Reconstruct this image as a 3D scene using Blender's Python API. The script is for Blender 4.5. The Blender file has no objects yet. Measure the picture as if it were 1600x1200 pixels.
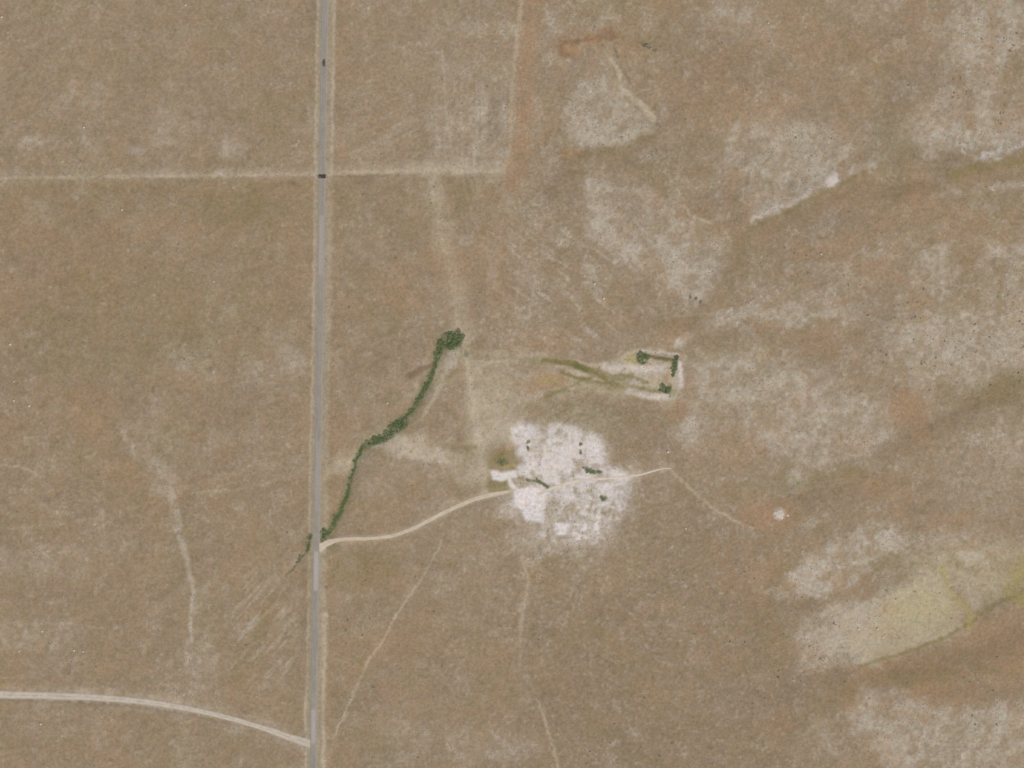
import bpy, math, random
import numpy as np
from mathutils import Vector, Matrix, noise as mnoise

# ------------------------------------------------------------------ scene, camera, light
sc = bpy.context.scene
col = sc.collection
S = 0.6                                   # metres per map unit (a map unit is 1/1600 of the mapped width)
def wx(px): return (px - 800.0) * S
def wy(py): return (600.0 - py) * S

ALT = 3200.0
cam_d = bpy.data.cameras.new("camera")
cam = bpy.data.objects.new("camera", cam_d)
col.objects.link(cam)
cam.location = (0, 0, ALT)
cam.rotation_euler = (0, 0, 0)
cam_d.sensor_width = 36.0
cam_d.lens = 36.0 * ALT / (1600 * S)
cam_d.clip_start = 10.0
cam_d.clip_end = 20000.0
sc.camera = cam

SUN_EL, SUN_AZ = math.radians(52), math.radians(142)      # azimuth clockwise from north
world = bpy.data.worlds.new("World")
sc.world = world
world.use_nodes = True
wn = world.node_tree
sky = wn.nodes.new("ShaderNodeTexSky")
sky.sky_type = 'NISHITA'
sky.sun_disc = False
sky.sun_elevation = SUN_EL
sky.sun_rotation = SUN_AZ
wn.links.new(sky.outputs[0], wn.nodes["Background"].inputs[0])
wn.nodes["Background"].inputs[1].default_value = 0.11
sun_d = bpy.data.lights.new("sun", 'SUN')
sun_d.energy = 3.2
sun_d.angle = math.radians(0.55)
sun_d.color = (1.0, 0.955, 0.89)
sun = bpy.data.objects.new("sun", sun_d)
col.objects.link(sun)
sd = Vector((math.sin(SUN_AZ) * math.cos(SUN_EL), math.cos(SUN_AZ) * math.cos(SUN_EL), math.sin(SUN_EL)))
sun.rotation_euler = sd.to_track_quat('Z', 'Y').to_euler()
sun.location = sd * 2000
sc.view_settings.view_transform = 'Standard'
sc.view_settings.look = 'None'
sc.view_settings.gamma = 1.0
sc.view_settings.exposure = 0.0
sc.render.engine = 'CYCLES'
sc.cycles.max_bounces = 5
sc.cycles.use_denoising = False
sc.cycles.pixel_filter_type = 'BLACKMAN_HARRIS'
sc.cycles.filter_width = 1.6

K = (1.0, 1.01, 1.08)                    # light reaching flat ground, per channel: picture value of a surface of albedo 1
def lin(c):
    c = c / 255.0
    return c / 12.92 if c <= 0.04045 else ((c + 0.055) / 1.055) ** 2.4
def alb(r, g, b):
    return (lin(r) / K[0], lin(g) / K[1], lin(b) / K[2], 1.0)

# ------------------------------------------------------------------ noise and map rasters
def vnoise(x, y, seed):
    xi = np.floor(x); yi = np.floor(y)
    fx = x - xi; fy = y - yi
    xi = xi.astype(np.int64); yi = yi.astype(np.int64)
    fx = fx * fx * fx * (fx * (fx * 6 - 15) + 10)
    fy = fy * fy * fy * (fy * (fy * 6 - 15) + 10)
    def h(a, b):
        n = (a * 374761393 + b * 668265263 + seed * 974711) & 0xFFFFFFFF
        n = ((n ^ (n >> 13)) * 1274126177) & 0xFFFFFFFF
        n = ((n ^ (n >> 16)) * 2246822519) & 0xFFFFFFFF
        return ((n ^ (n >> 15)) & 0xFFFFFF).astype(np.float64) / 16777215.0
    a = h(xi, yi); b = h(xi + 1, yi); c = h(xi, yi + 1); d = h(xi + 1, yi + 1)
    return (a + (b - a) * fx) * (1 - fy) + (c + (d - c) * fx) * fy
def fbm(x, y, scale, octaves, seed, gain=0.5):
    t = 0.0; amp = 1.0; tot = 0.0
    for o in range(octaves):
        f = 2.03 ** o / scale
        t = t + amp * vnoise(x * f + 17.3 * o, y * f - 9.1 * o, seed + 31 * o)
        tot += amp; amp *= gain
    return t / tot
def sstep(e0, e1, v):
    t = np.clip((v - e0) / (e1 - e0), 0, 1)
    return t * t * (3 - 2 * t)

STEP = 2.0
far = [60 * 1.55 ** k for k in range(14)]
def axis(lo, hi):
    inner = np.arange(lo, hi + 0.1, STEP)
    return np.concatenate([np.array([lo - f for f in reversed(far)]), inner, np.array([hi + f for f in far])])
gx = axis(-48.0, 1648.0)
gy = axis(-48.0, 1248.0)
X, Y = np.meshgrid(gx, gy)
NY, NX = X.shape
W1 = (fbm(X, Y, 46, 3, 1) - 0.5); W2 = (fbm(X, Y, 46, 3, 2) - 0.5)
W3 = (fbm(X, Y, 9, 2, 3) - 0.5); W4 = (fbm(X, Y, 9, 2, 4) - 0.5)
XW = X + W1 * 22 + W3 * 11
YW = Y + W2 * 22 + W4 * 11
XS = X + W3 * 4.0                          # lightly warped, for roads and the sharper edges
YS = Y + W4 * 4.0
N8 = fbm(X, Y, 8, 3, 5); N20 = fbm(X, Y, 22, 4, 6); N60 = fbm(X, Y, 70, 4, 7); N200 = fbm(X, Y, 230, 4, 8)
N5 = fbm(X, Y, 4.5, 2, 9)
inframe = sstep(-400, -60, X) * sstep(2000, 1660, X) * sstep(-400, -60, Y) * sstep(1600, 1260, Y)

def box(pts, pad):
    a = np.array(pts, float)
    i0 = np.searchsorted(gx, a[:, 0].min() - pad); i1 = np.searchsorted(gx, a[:, 0].max() + pad)
    j0 = np.searchsorted(gy, a[:, 1].min() - pad); j1 = np.searchsorted(gy, a[:, 1].max() + pad)
    return slice(max(j0, 0), j1), slice(max(i0, 0), i1)
def segdist(px, py, a, b):
    dx, dy = b[0] - a[0], b[1] - a[1]
    t = np.clip(((px - a[0]) * dx + (py - a[1]) * dy) / max(dx * dx + dy * dy, 1e-9), 0, 1)
    return np.hypot(px - a[0] - t * dx, py - a[1] - t * dy), t
def put(m, sl, v):
    m[sl] = 1 - (1 - m[sl]) * (1 - np.clip(v, 0, 1))
def brk(r, sl):
    lo = .20 + .6 * r
    return .36 + .64 * sstep(lo, lo + .28, .42 * N8[sl] + .58 * N20[sl])
def line(m, pts, w, k=1.0, soft=0.6, rough=0.0, warp='s', base=None):
    """a band along a polyline; w may be one width or (start, end); rough breaks it up with noise"""
    wa, wb = (w, w) if not isinstance(w, tuple) else w
    sl = box(pts, max(wa, wb) * 2.2 + 26)
    px, py = (XS[sl], YS[sl]) if warp == 's' else ((XW[sl], YW[sl]) if warp == 'w' else (X[sl], Y[sl]))
    best = np.zeros(px.shape)
    n = len(pts) - 1
    for i in range(n):
        d, t = segdist(px, py, pts[i], pts[i + 1])
        ww = wa + (wb - wa) * ((i + t) / n)
        best = np.maximum(best, 1 - sstep(ww * 0.5 * (1 - soft), ww * 0.5 * (1 + soft), d))
    if rough:
        best = best * brk(rough, sl); k *= 1 + .4 * rough
    put(m, sl, best * k)
def poly(m, pts, k=1.0, soft=8.0, rough=0.0, warp='w'):
    sl = box(pts, soft + 26)
    px, py = (XW[sl], YW[sl]) if warp == 'w' else ((XS[sl], YS[sl]) if warp == 's' else (X[sl], Y[sl]))
    inside = np.zeros(px.shape, bool); dist = np.full(px.shape, 1e9)
    n = len(pts)
    for i in range(n):
        a, b = pts[i], pts[(i + 1) % n]
        d, _ = segdist(px, py, a, b)
        dist = np.minimum(dist, d)
        if a[1] != b[1]:
            c = ((a[1] > py) != (b[1] > py)) & (px < (b[0] - a[0]) * (py - a[1]) / (b[1] - a[1]) + a[0])
            inside ^= c
    v = sstep(-soft, soft, np.where(inside, dist, -dist))
    if rough:
        v = v * brk(rough, sl); k *= 1 + .5 * rough
    put(m, sl, v * k)
def ell(m, cx, cy, rx, ry, k=1.0, ang=0.0, rough=0.0, soft=0.55, warp='w'):
    r = max(rx, ry) * 1.5
    sl = box([(cx - r, cy - r), (cx + r, cy + r)], 20)
    px, py = (XW[sl], YW[sl]) if warp == 'w' else (XS[sl], YS[sl])
    c, s = math.cos(math.radians(ang)), math.sin(math.radians(ang))
    u = (px - cx) * c + (py - cy) * s; v = -(px - cx) * s + (py - cy) * c
    d = np.hypot(u / rx, v / ry)
    f = 1 - sstep(1 - soft, 1 + soft * 0.8, d)
    if rough:
        f = f * brk(rough, sl); k *= 1 + .5 * rough
    put(m, sl, f * k)

Z = lambda: np.zeros((NY, NX))
pale, straw, rust, olive, white, damp, green, dark, gravel, yellow = (Z() for _ in range(10))

# --- pale bare soil, and sunlit scarps painted in its tone -------------------------------------------------
pale += 0.12 * sstep(0.50, 0.74, 0.55 * N60 + 0.45 * N20)
pale += 0.09 * sstep(0.52, 0.8, N20) + sstep(540, 760, X + 160 * (N200 - .5)) * sstep(960, 780, Y + .25 * (X - 900) + 200 * (N60 - .5)) * (.05 + .12 * sstep(.4, .65, N20))
pale += (.18 + .16 * sstep(600, 900, X)) * sstep(.58, .80, N5) * (.5 + .5 * sstep(.4, .6, N20))
poly(pale, [(905,150),(935,124),(968,126),(985,150),(1003,168),(1025,182),(1020,203),(962,222),(930,238),(900,232),(888,200),(902,172)], .42, 11, .34)
ell(pale, 915, 145, 26, 14, .5); ell(pale, 912, 215, 22, 18, .45); ell(pale, 995, 206, 32, 8, .5, -16)
poly(pale, [(905,285),(935,275),(1000,290),(1050,318),(1080,348),(1110,365),(1142,388),(1135,420),(1110,440),(1092,472),(1060,455),(1020,435),(985,410),(950,395),(925,370),(918,335)], .52, 12, .26)
ell(pale, 945, 360, 26, 18, .35); ell(pale, 1085, 462, 26, 16, .45); ell(pale, 1060, 410, 40, 30, .25)
poly(pale, [(1160,356),(1172,330),(1210,306),(1255,290),(1288,266),(1310,270),(1307,290),(1272,310),(1226,332),(1185,352)], .80, 7, .22, 'w')  # bright scarp face: sunlight on the slope put into the soil tone
line(pale, [(1318,272),(1340,263),(1362,254)], 11, .6, .9, .25, 'w')  # fainter end of the same sunlit slope, painted pale
ell(pale, 1245, 235, 110, 52, .45, 0, .30); ell(pale, 1195, 190, 55, 26, .3, 0, .3); ell(pale, 1225, 290, 70, 34, .42, -25, .15)
poly(pale, [(1500,20),(1580,-10),(1610,0),(1610,70),(1565,110),(1560,150),(1545,190),(1610,180),(1610,230),(1540,245),(1480,236),(1430,230),(1408,200),(1440,165),(1492,130),(1500,90),(1472,40)], .55, 14, .26)
ell(pale, 1500, 85, 30, 60, .3, 0, .2); ell(pale, 1440, 205, 40, 22, .35)
line(pale, [(1500,246),(1530,247),(1560,240),(1605,227)], (6, 13), .9, .8, .2, 'w'); ell(pale, 1585, 215, 40, 18, .4)  # second scarp: its sunlit slope painted as a pale band
line(pale, [(1466,301),(1500,291),(1550,290),(1605,280)], (20, 14), .62, .9, .25, 'w')
poly(pale, [(1528,365),(1560,380),(1610,372),(1610,445),(1588,412),(1550,396)], .65, 7, .2)
ell(pale, 1470, 420, 27, 36, .5, 0, .25); ell(pale, 1480, 535, 95, 58, .52, 0, .34); ell(pale, 1592, 520, 20, 60, .5)
ell(pale, 1360, 440, 70, 50, .2, 0, .3)
line(pale, [(1108,488),(1180,494),(1240,499),(1290,496),(1306,487)], 13, .5, .9, .26, 'w'); line(pale, [(1262,497),(1290,497),(1306,484)], 8, .6, .8, .1, 'w')
line(pale, [(1308,468),(1318,486),(1318,505)], 8, .35)
ell(pale, 1058, 530, 15, 13, .85, 0, .15); ell(pale, 1077, 520, 7, 9, .6)
ell(pale, 1190, 625, 120, 66, .42, 0, .34); ell(pale, 1290, 655, 112, 66, .48, 12, .32); ell(pale, 1208, 678, 20, 12, .6); ell(pale, 1075, 668, 30, 24, .5, 0, .25)
ell(pale, 1350, 700, 14, 26, .35); ell(pale, 1170, 575, 90, 22, .4, 0, .3); ell(pale, 1385, 650, 10, 40, .35)
ell(pale, 1248, 752, 18, 20, .5, 0, .25); ell(pale, 1150, 25, 44, 34, .42, 0, .28); ell(pale, 1345, 20, 60, 30, .2, 0, .3)
poly(pale, [(1238,890),(1290,850),(1340,825),(1392,818),(1418,850),(1372,880),(1332,905),(1290,932),(1250,926)], .68, 10, .30)
ell(pale, 1260, 905, 24, 20, .4); ell(pale, 1210, 928, 30, 10, .5); ell(pale, 1265, 820, 14, 12, .45)
poly(pale, [(1325,930),(1390,905),(1420,920),(1390,1030),(1340,1045),(1272,1056),(1243,1020),(1258,970),(1298,950)], .5, 11, .2)
poly(pale, [(1494,862),(1530,848),(1566,858),(1568,915),(1530,950),(1504,915)], .40, 14, .2); ell(white, 1515, 868, 18, 9, .22)
ell(pale, 1470, 850, 90, 30, .25, -10, .3); ell(pale, 1540, 740, 80, 80, .18); ell(pale, 1575, 690, 40, 40, .2)
poly(pale, [(1335,1090),(1370,1074),(1410,1076),(1440,1095),(1500,1112),(1610,1102),(1610,1230),(1400,1230),(1372,1180),(1338,1150)], .50, 13, .24)
ell(pale, 1345, 1110, 18, 30, .4); ell(pale, 1400, 1190, 20, 14, .5)
ell(pale, 1280, 1165, 40, 40, .25, 0, .35)
for x_, y_, a_, b_, k_, an_ in [(905,160,16,10,.3,0),(900,195,16,26,.35,0),(940,225,34,10,.45,-8),(1000,207,34,8,.4,-16),(965,150,26,22,.25,0),(945,190,30,20,.2,0),
        (930,295,24,12,.35,0),(985,292,30,9,.3,6),(925,330,16,16,.25,0),(945,362,30,20,.35,20),(1000,400,50,18,.3,20),(1070,440,40,22,.35,20),(1100,400,44,22,.25,0),(1120,440,20,16,.3,0),(1085,475,26,18,.35,0),
        (1190,345,20,12,.35,-30),(1180,200,46,26,.35,0),(1240,215,60,24,.30,0),(1310,225,40,18,.3,0),(1215,262,50,26,.3,-15),(1270,262,36,18,.4,-20),(1150,245,24,40,.2,0),
        (1440,195,36,26,.4,-20),(1500,215,60,24,.35,0),(1520,60,26,30,.3,0),(1500,30,34,12,.3,0),(1545,170,30,36,.3,0),(1585,15,30,20,.35,0),(1470,235,60,12,.3,0),(1530,110,34,34,.3,0),(1590,200,30,30,.35,0),
        (1500,300,40,10,.35,-6),(1560,288,46,9,.35,-4),(1545,378,30,14,.45,28),(1585,395,26,18,.4,20),(1470,400,30,14,.3,0),(1460,440,20,30,.3,0),(1570,450,36,22,.3,0),(1595,540,16,70,.35,0),
        (1440,520,50,22,.32,0),(1420,560,60,34,.3,0),(1520,570,60,36,.34,0),(1490,500,60,16,.25,0),(1545,535,40,26,.3,0),(1170,492,70,14,.3,2),(1240,490,50,14,.35,0),(1250,470,40,20,.25,0),(1290,480,16,18,.3,0),
        (1100,585,44,26,.35,0),(1140,560,60,12,.3,0),(1160,620,40,26,.3,0),(1205,670,26,16,.4,0),(1240,620,50,26,.25,0),(1280,600,60,24,.25,0),(1320,660,60,40,.3,0),(1370,680,30,36,.3,0),(1340,710,24,18,.35,0),(1270,700,60,22,.25,0),(1090,680,36,26,.4,0),(1210,760,30,10,.25,0),(1250,755,16,18,.4,0),
        (1265,885,30,24,.4,-20),(1300,870,34,16,.3,-20),(1345,835,40,12,.4,-8),(1395,845,22,18,.35,0),(1330,885,30,14,.45,-25),(1275,920,30,12,.35,0),(1370,860,40,16,.25,-20),(1205,928,28,8,.4,4),
        (1290,1000,44,30,.3,0),(1330,960,44,20,.3,-15),(1265,1040,26,18,.3,0),(1365,1000,26,26,.35,0),(1300,1040,40,12,.3,-10),(1350,1025,20,10,.35,0),(1530,870,34,14,.35,0),(1480,840,60,16,.25,-8),(1420,840,40,10,.3,-10),
        (1350,1110,20,34,.35,0),(1390,1085,40,9,.35,-6),(1370,1150,34,26,.3,0),(1450,1140,60,36,.22,0),(1540,1140,70,40,.3,0),(1590,1110,30,22,.3,0),(1400,1190,30,14,.4,0),(1500,1180,70,24,.25,0)]:
    ell(pale, x_, y_, a_, b_, k_ * .9, an_, .22)
for x_, y_, a_, b_, k_, an_ in [(1090,70,60,60,.16,0),(1190,110,60,30,.12,0),(1000,250,90,16,.14,-12),(880,290,30,50,.12,0),(1130,310,50,22,.14,-25),(1400,180,40,70,.14,0),(1270,350,90,26,.14,-18),(1400,300,70,16,.12,0),(1250,420,70,36,.12,0),(1380,480,30,60,.12,0),(1180,525,100,12,.14,0),(1300,545,80,16,.12,0),(1560,640,60,26,.12,0),(1460,680,50,40,.12,0),(1010,680,50,40,.12,0),(1020,780,60,40,.12,0),(1100,860,90,60,.10,0),(1330,770,80,16,.15,-10),(1200,960,70,40,.10,0),(1250,1080,60,40,.12,0),(1430,1045,90,18,.16,-18),(1560,1010,70,40,.12,-15),(1530,1085,90,14,.15,0),(1380,920,40,7,.16,-20)]:
    ell(dark, x_, y_, a_, b_, k_, an_, .15)
# west side
line(pale, [(180,655),(205,690),(240,730),(266,765)], (9, 26), .46, .9, .26, 'w')
line(pale, [(266,765),(272,790),(283,826)], (13, 8), .6, .8, .18); line(pale, [(278,826),(286,850),(292,880)], (12, 8), .9, .7, .1)
line(pale, [(292,880),(300,912),(303,930),(297,955),(300,1002)], (8, 5), .8, .8, .15); ell(pale, 305, 985, 24, 80, .3, -4, .34); ell(pale, 315, 1040, 26, 40, .38, 0, .3)
ell(pale, 250, 690, 40, 60, .22, -20, .3); ell(pale, 60, 995, 64, 26, .45, 0, .3); ell(pale, 50, 880, 90, 26, .26, 0, .3)
ell(pale, 430, 560, 48, 52, .36, 0, .32); ell(pale, 350, 470, 40, 60, .18, 0, .3); ell(pale, 300, 570, 60, 30, .22, 0, .34); ell(pale, 210, 350, 22, 12, .35, 0, .2); ell(pale, 60, 330, 24, 30, .3, 0, .3)
ell(pale, 362, 228, 20, 22, .42, 0, .25); ell(pale, 52, 226, 14, 10, .4); ell(pale, 270, 200, 30, 60, .2, 0, .3); ell(pale, 110, 170, 60, 90, .15, 0, .3); ell(pale, 218, 228, 12, 8, .35)
ell(pale, 90, 1125, 80, 24, .2, 0, .3); ell(pale, 290, 1170, 20, 40, .28, 0, .3); ell(pale, 440, 1010, 30, 40, .22, 0, .34)
ell(pale, 760, 1165, 70, 26, .36, 0, .34); ell(pale, 640, 1150, 60, 30, .2, 0, .32); ell(pale, 815, 1010, 10, 100, .2, 0, .25)
# striped ground west of the fence corner and wind combed ground east of it
st = sstep(0.52, 0.80, vnoise(X / 5.0, Y / 60.0, 61) * 0.6 + vnoise(X / 11.0, Y / 90.0, 62) * 0.4)
zone = sstep(640, 720, X) * sstep(815, 795, X) * sstep(60, 200, Y) * sstep(285, 262, Y)
pale += zone * (0.30 * st * (.4 + 1.2 * N8) + 0.13)
pale += .04 * sstep(281, 268, Y + 4 * (N20 - .5)) * sstep(830, 790, X)
rust += .12 * sstep(272, 284, Y) * sstep(560, 480, Y) * sstep(500, 470, X); olive += .10 * sstep(272, 284, Y) * sstep(420, 330, Y) * sstep(790, 760, X)
U = X * 0.82 + Y * 0.57; V = -X * 0.57 + Y * 0.82
st2 = sstep(0.5, 0.8, vnoise(V / 4.2, U / 30.0, 63) * 0.65 + vnoise(V / 8.0, U / 40.0, 64) * 0.35)
zone2 = sstep(720, 830, X) * sstep(1010, 940, X) * sstep(300, 420, Y) * sstep(565, 520, Y)
pale += zone2 * 0.40 * st2
V3 = X * 0.5 + Y * 0.87; U3 = X * 0.87 - Y * 0.5
st3 = sstep(0.5, 0.8, vnoise((X * 0.75 + Y * 0.66) / 4.0, (Y * 0.75 - X * 0.66) / 36.0, 65))
zone3 = sstep(330, 400, X) * sstep(480, 440, X) * sstep(880, 930, Y) * sstep(1100, 1040, Y)
pale += zone3 * 0.4 * st3
st4 = sstep(0.5, 0.8, vnoise(V3 / 5.0, U3 / 50.0, 66))
pale += 0.20 * st4 * sstep(520, 580, X) * sstep(700, 640, X) * sstep(110, 160, Y) * sstep(262, 240, Y)

# --- straw coloured trodden ground, tracks --------------------------
line(straw, [(-60,281),(0,279),(150,277),(350,274),(500,272)], 4.2, .58, .9, .12); line(pale, [(-60,280),(150,276),(350,272),(500,271)], 16, .30, .9)
ell(pale, 352, 276, 16, 7, .6); ell(pale, 285, 278, 26, 5, .5)
line(straw, [(508,271),(560,269),(640,267),(700,266),(784,268)], 6, .58, .9); line(straw, [(516,267),(640,263),(785,262)], 20, .30, .9); line(pale, [(640,262),(785,258)], 16, .3, .9)
line(dark, [(510,276),(580,275),(650,273)], 3, .25, .9)
line(straw, [(819,-50),(815,0),(808,60),(800,150),(797,230),(786,270)], 6, .5, .9)
line(rust, [(838,-50),(828,60),(815,150),(812,240),(800,285)], 30, .60, .9, .15)
line(straw, [(668,272),(680,320),(694,390),(708,450),(719,515)], (5, 7), .46, .9, .22); line(straw, [(672,272),(688,330),(702,400),(715,470),(722,520)], (26, 32), .50, .95, .10); line(straw, [(724,535),(735,600),(745,660),(756,740)], (20, 30), .34, .95, .08); line(straw, [(728,548),(738,620),(746,680),(755,735),(757,772)], (8, 12), .66, .9, .06)
line(straw, [(722,190),(722,275),(736,330),(762,400),(790,480),(805,552)], 4, .22, .9, .3); line(straw, [(690,70),(700,200),(712,272)], 3.6, .4, .9, .15)
poly(straw, [(730,560),(800,552),(860,560),(905,575),(930,600),(900,612),(860,622),(810,655),(800,672),(760,690),(715,720),(740,640)], .40, 16, .2)
line(straw, [(733,566),(770,565),(806,561),(850,560),(900,566),(940,572),(968,562),(988,549),(1015,546),(1040,549)], (4, 6), .62, .8, .06, 's'); line(straw, [(735,552),(790,552),(850,556)], 8, .4, .9, .1); ell(straw, 760, 640, 40, 60, .3); ell(straw, 770, 690, 34, 26, .35, 0, .1)
poly(straw, [(905,572),(960,568),(985,548),(1015,545),(1060,555),(1066,605),(1045,630),(980,624),(930,620),(870,618),(840,600)], .72, 9, .08)
ell(straw, 640, 698, 66, 20, .55, 8, .15); ell(pale, 660, 708, 50, 15, .75, 10, .12); ell(pale, 612, 694, 26, 9, .5, -15, .1); ell(straw, 730, 730, 50, 26, .45, 15, .12); ell(straw, 540, 720, 26, 20, .5, -30, .2); ell(straw, 690, 580, 24, 22, .45)
ell(pale, 706, 560, 12, 14, .75, 0, .0); line(straw, [(690,590),(680,620),(660,650)], (10, 4), .5)
line(straw, [(505,745),(530,725),(560,705)], 14, .35, .8)
line(straw, [(690,845),(660,905),(640,930),(618,962)], 4, .55, .8, .16); line(straw, [(618,962),(600,998),(575,1035),(556,1075),(540,1110),(520,1155)], 4.0, .65, .7, .2)
line(straw, [(838,1091),(850,1120),(862,1160),(876,1210)], 4.2, .65, .7, .1); line(straw, [(816,865),(825,912),(816,960),(812,1040)], 5, .5, .9, .15)
line(straw, [(300,770),(355,766),(410,758),(442,745)], 3.0, .34, .8, .2); line(straw, [(0,727),(30,730),(56,739)], 4, .5, .8, .1); line(straw, [(0,826),(90,820),(150,808),(240,786)], 4, .2, .9, .25); line(straw, [(30,975),(110,974),(160,982)], 3, .3, .8, .2)
line(straw, [(1048,733),(1060,746),(1090,775),(1115,795),(1150,815),(1176,826)], 4, .75, .8, .1); line(straw, [(980,790),(1010,805),(1050,830)], 3, .3, .8, .2); line(straw, [(880,860),(930,905),(980,955),(1020,985)], 3, .22, .8, .2)
line(straw, [(955,92),(962,106),(970,116)], 6, .6); line(straw, [(967,112),(972,135),(990,155),(1008,168),(1022,186)], (6, 11), .85, .5, .05); line(dark, [(961,75),(966,90)], 3.4, .6); line(dark, [(977,115),(984,128)], 5, .3)
line(straw, [(1070,322),(1080,337),(1095,342),(1112,350)], 5, .65); line(straw, [(1132,360),(1141,378)], 5, .6)
line(straw, [(1040,498),(1080,492),(1110,490)], 5, .3); ell(straw, 1010, 520, 50, 14, .22, -15)
poly(straw, [(1395,925),(1440,905),(1462,898),(1478,912),(1490,935),(1512,962),(1502,982),(1450,1004),(1400,1026),(1350,1040),(1345,1010),(1375,990)], .92, 13, 0)
poly(straw, [(1290,955),(1400,912),(1450,872),(1530,850),(1610,835),(1610,925),(1530,955),(1500,985),(1400,1030),(1330,1045),(1290,1010)], .38, 20, .14)
poly(yellow, [(1430,880),(1530,850),(1610,850),(1610,930),(1540,940),(1480,900)], .14, 16)
poly(yellow, [(1400,925),(1462,898),(1490,935),(1512,962),(1502,982),(1400,1026),(1350,1040),(1375,990)], .15, 16)
ell(straw, 1360, 1000, 60, 40, .35, -15, .15); ell(straw, 1450, 880, 70, 26, .35, -15, .2); ell(straw, 1325, 950, 30, 18, .3)
# --- rust and orange earth -----------------------------------------
rust += 0.34 * sstep(0.50, 0.72, 0.6 * fbm(X, Y, 60, 3, 21) + 0.4 * fbm(X, Y, 18, 3, 22)) * (0.55 + 0.45 * sstep(900, 1050, X))
poly(rust, [(874,62),(902,60),(904,86),(876,90)], .9, 4, .05, 's'); ell(rust, 928, 60, 24, 9, .9, -8, .05); ell(rust, 956, 49, 18, 10, .9, 0, .05); line(dark, [(902,64),(877,65),(877,84),(895,86)], 8, .42, .8, .12); line(dark, [(904,70),(925,59),(950,60)], 9, .36, .8, .15, 'w'); ell(dark, 954, 50, 16, 9, .42, 0, .12); ell(rust, 915, 74, 46, 16, .35, -10, .15)
ell(rust, 985, 82, 26, 18, .35); ell(rust, 1180, 120, 170, 80, .22, 0, .15); ell(rust, 1400, 60, 90, 50, .22, 0, .2); ell(rust, 1400, 320, 110, 30, .30, 5, .15); ell(rust, 1510, 370, 40, 50, .28)
ell(rust, 1205, 806, 44, 28, .6, 0, .1); ell(rust, 1060, 640, 20, 18, .6, 0, .1); ell(rust, 1410, 640, 34, 30, .62, 0, .15); ell(rust, 1050, 520, 26, 14, .4); ell(rust, 1285, 530, 60, 20, .3); ell(rust, 1370, 755, 60, 20, .4, -10, .15); ell(rust, 1480, 815, 40, 20, .3)
poly(rust, [(1340,1058),(1420,1030),(1510,985),(1610,935),(1610,1085),(1520,1090),(1440,1085)], .34, 14, .22); ell(rust, 1330, 690, 40, 20, .3)
ell(rust, 140, 640, 44, 40, .38, 30, .1); ell(rust, 190, 740, 40, 26, .36, 0, .1); ell(rust, 250, 350, 60, 24, .3, 0, .1); ell(rust, 130, 440, 60, 26, .22); ell(rust, 630, 465, 34, 34, .36, 0, .15); ell(rust, 590, 900, 60, 22, .26); ell(rust, 620, 1010, 60, 30, .22); ell(rust, 1470, 1090, 70, 18, .35)
ell(rust, 855, 596, 34, 16, .5, 0, .1); ell(rust, 700, 410, 30, 60, .22); ell(rust, 775, 400, 30, 90, .28, 0, .1); ell(rust, 840, 530, 60, 26, .24); ell(rust, 1047, 588, 8, 8, .6); ell(rust, 890, 238, 18, 8, .5); ell(rust, 1150, 700, 50, 30, .28); ell(rust, 1150, 780, 60, 30, .2)
line(rust, [(640,588),(655,579),(676,571)], (12, 8), .5); line(dark, [(640,588),(655,579),(676,571)], (11, 7), .55, .6, .05)
# --- olive and yellowish grass -------------------------------------
olive += 0.20 * sstep(0.52, 0.76, 0.6 * fbm(X, Y, 55, 3, 31) + 0.4 * fbm(X, Y, 14, 3, 32))
ell(olive, 560, 890, 60, 30, .28); ell(olive, 905, 655, 80, 26, .3, 0, .15); ell(olive, 250, 500, 200, 90, .20, 0, .2); ell(olive, 370, 330, 90, 26, .22); ell(olive, 960, 770, 20, 30, .2); ell(olive, 1390, 250, 40, 90, .2, 0, .2); ell(olive, 960, 10, 70, 16, .25)
line(olive, [(1486,274),(1540,262),(1610,247)], 17, .55, .7, .15); line(rust, [(1486,274),(1540,264),(1610,250)], 14, .35)
line(olive, [(1170,356),(1230,330),(1310,288),(1350,270)], 9, .40, .7); line(olive, [(905,243),(960,232),(1020,212)], 9, .3); ell(olive, 1180, 760, 100, 14, .26, -8); line(olive, [(1225,765),(1330,735),(1350,745)], 14, .3, .8, .15)
line(olive, [(1525,968),(1480,994),(1420,1018),(1345,1040)], 6, .55, .6); line(olive, [(1520,1040),(1560,1050)], 14, .4); ell(olive, 1560, 610, 60, 24, .35, -10, .2); ell(olive, 1440, 1060, 60, 14, .3); line(olive, [(1610,930),(1560,940),(1530,960)], 9, .5)
line(yellow, [(1472,886),(1478,910),(1490,928),(1508,945),(1522,962),(1520,980)], (10, 15), .50, .95, .12, 'w'); ell(yellow, 1590, 922, 28, 24, .55, 0, .1); ell(yellow, 1595, 885, 14, 22, .5); ell(yellow, 1440, 950, 60, 40, .20)
poly(yellow, [(970,562),(985,552),(1000,552),(1000,572),(975,572)], .65, 5, .05); ell(yellow, 850, 592, 14, 9, .4)
line(olive, [(872,566),(895,568),(920,578)], (9, 9), .85, .5, .0); line(olive, [(878,582),(900,590),(925,591)], 4, .7); line(olive, [(915,577),(945,592),(968,604)], 7, .7, .6, .15); ell(olive, 955, 600, 20, 10, .55, 20, .2); line(olive, [(975,588),(1005,594)], 5, .5); ell(olive, 830, 570, 30, 6, .35); line(olive, [(820,640),(870,612),(930,606)], 5, .35, .8, .2)
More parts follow.
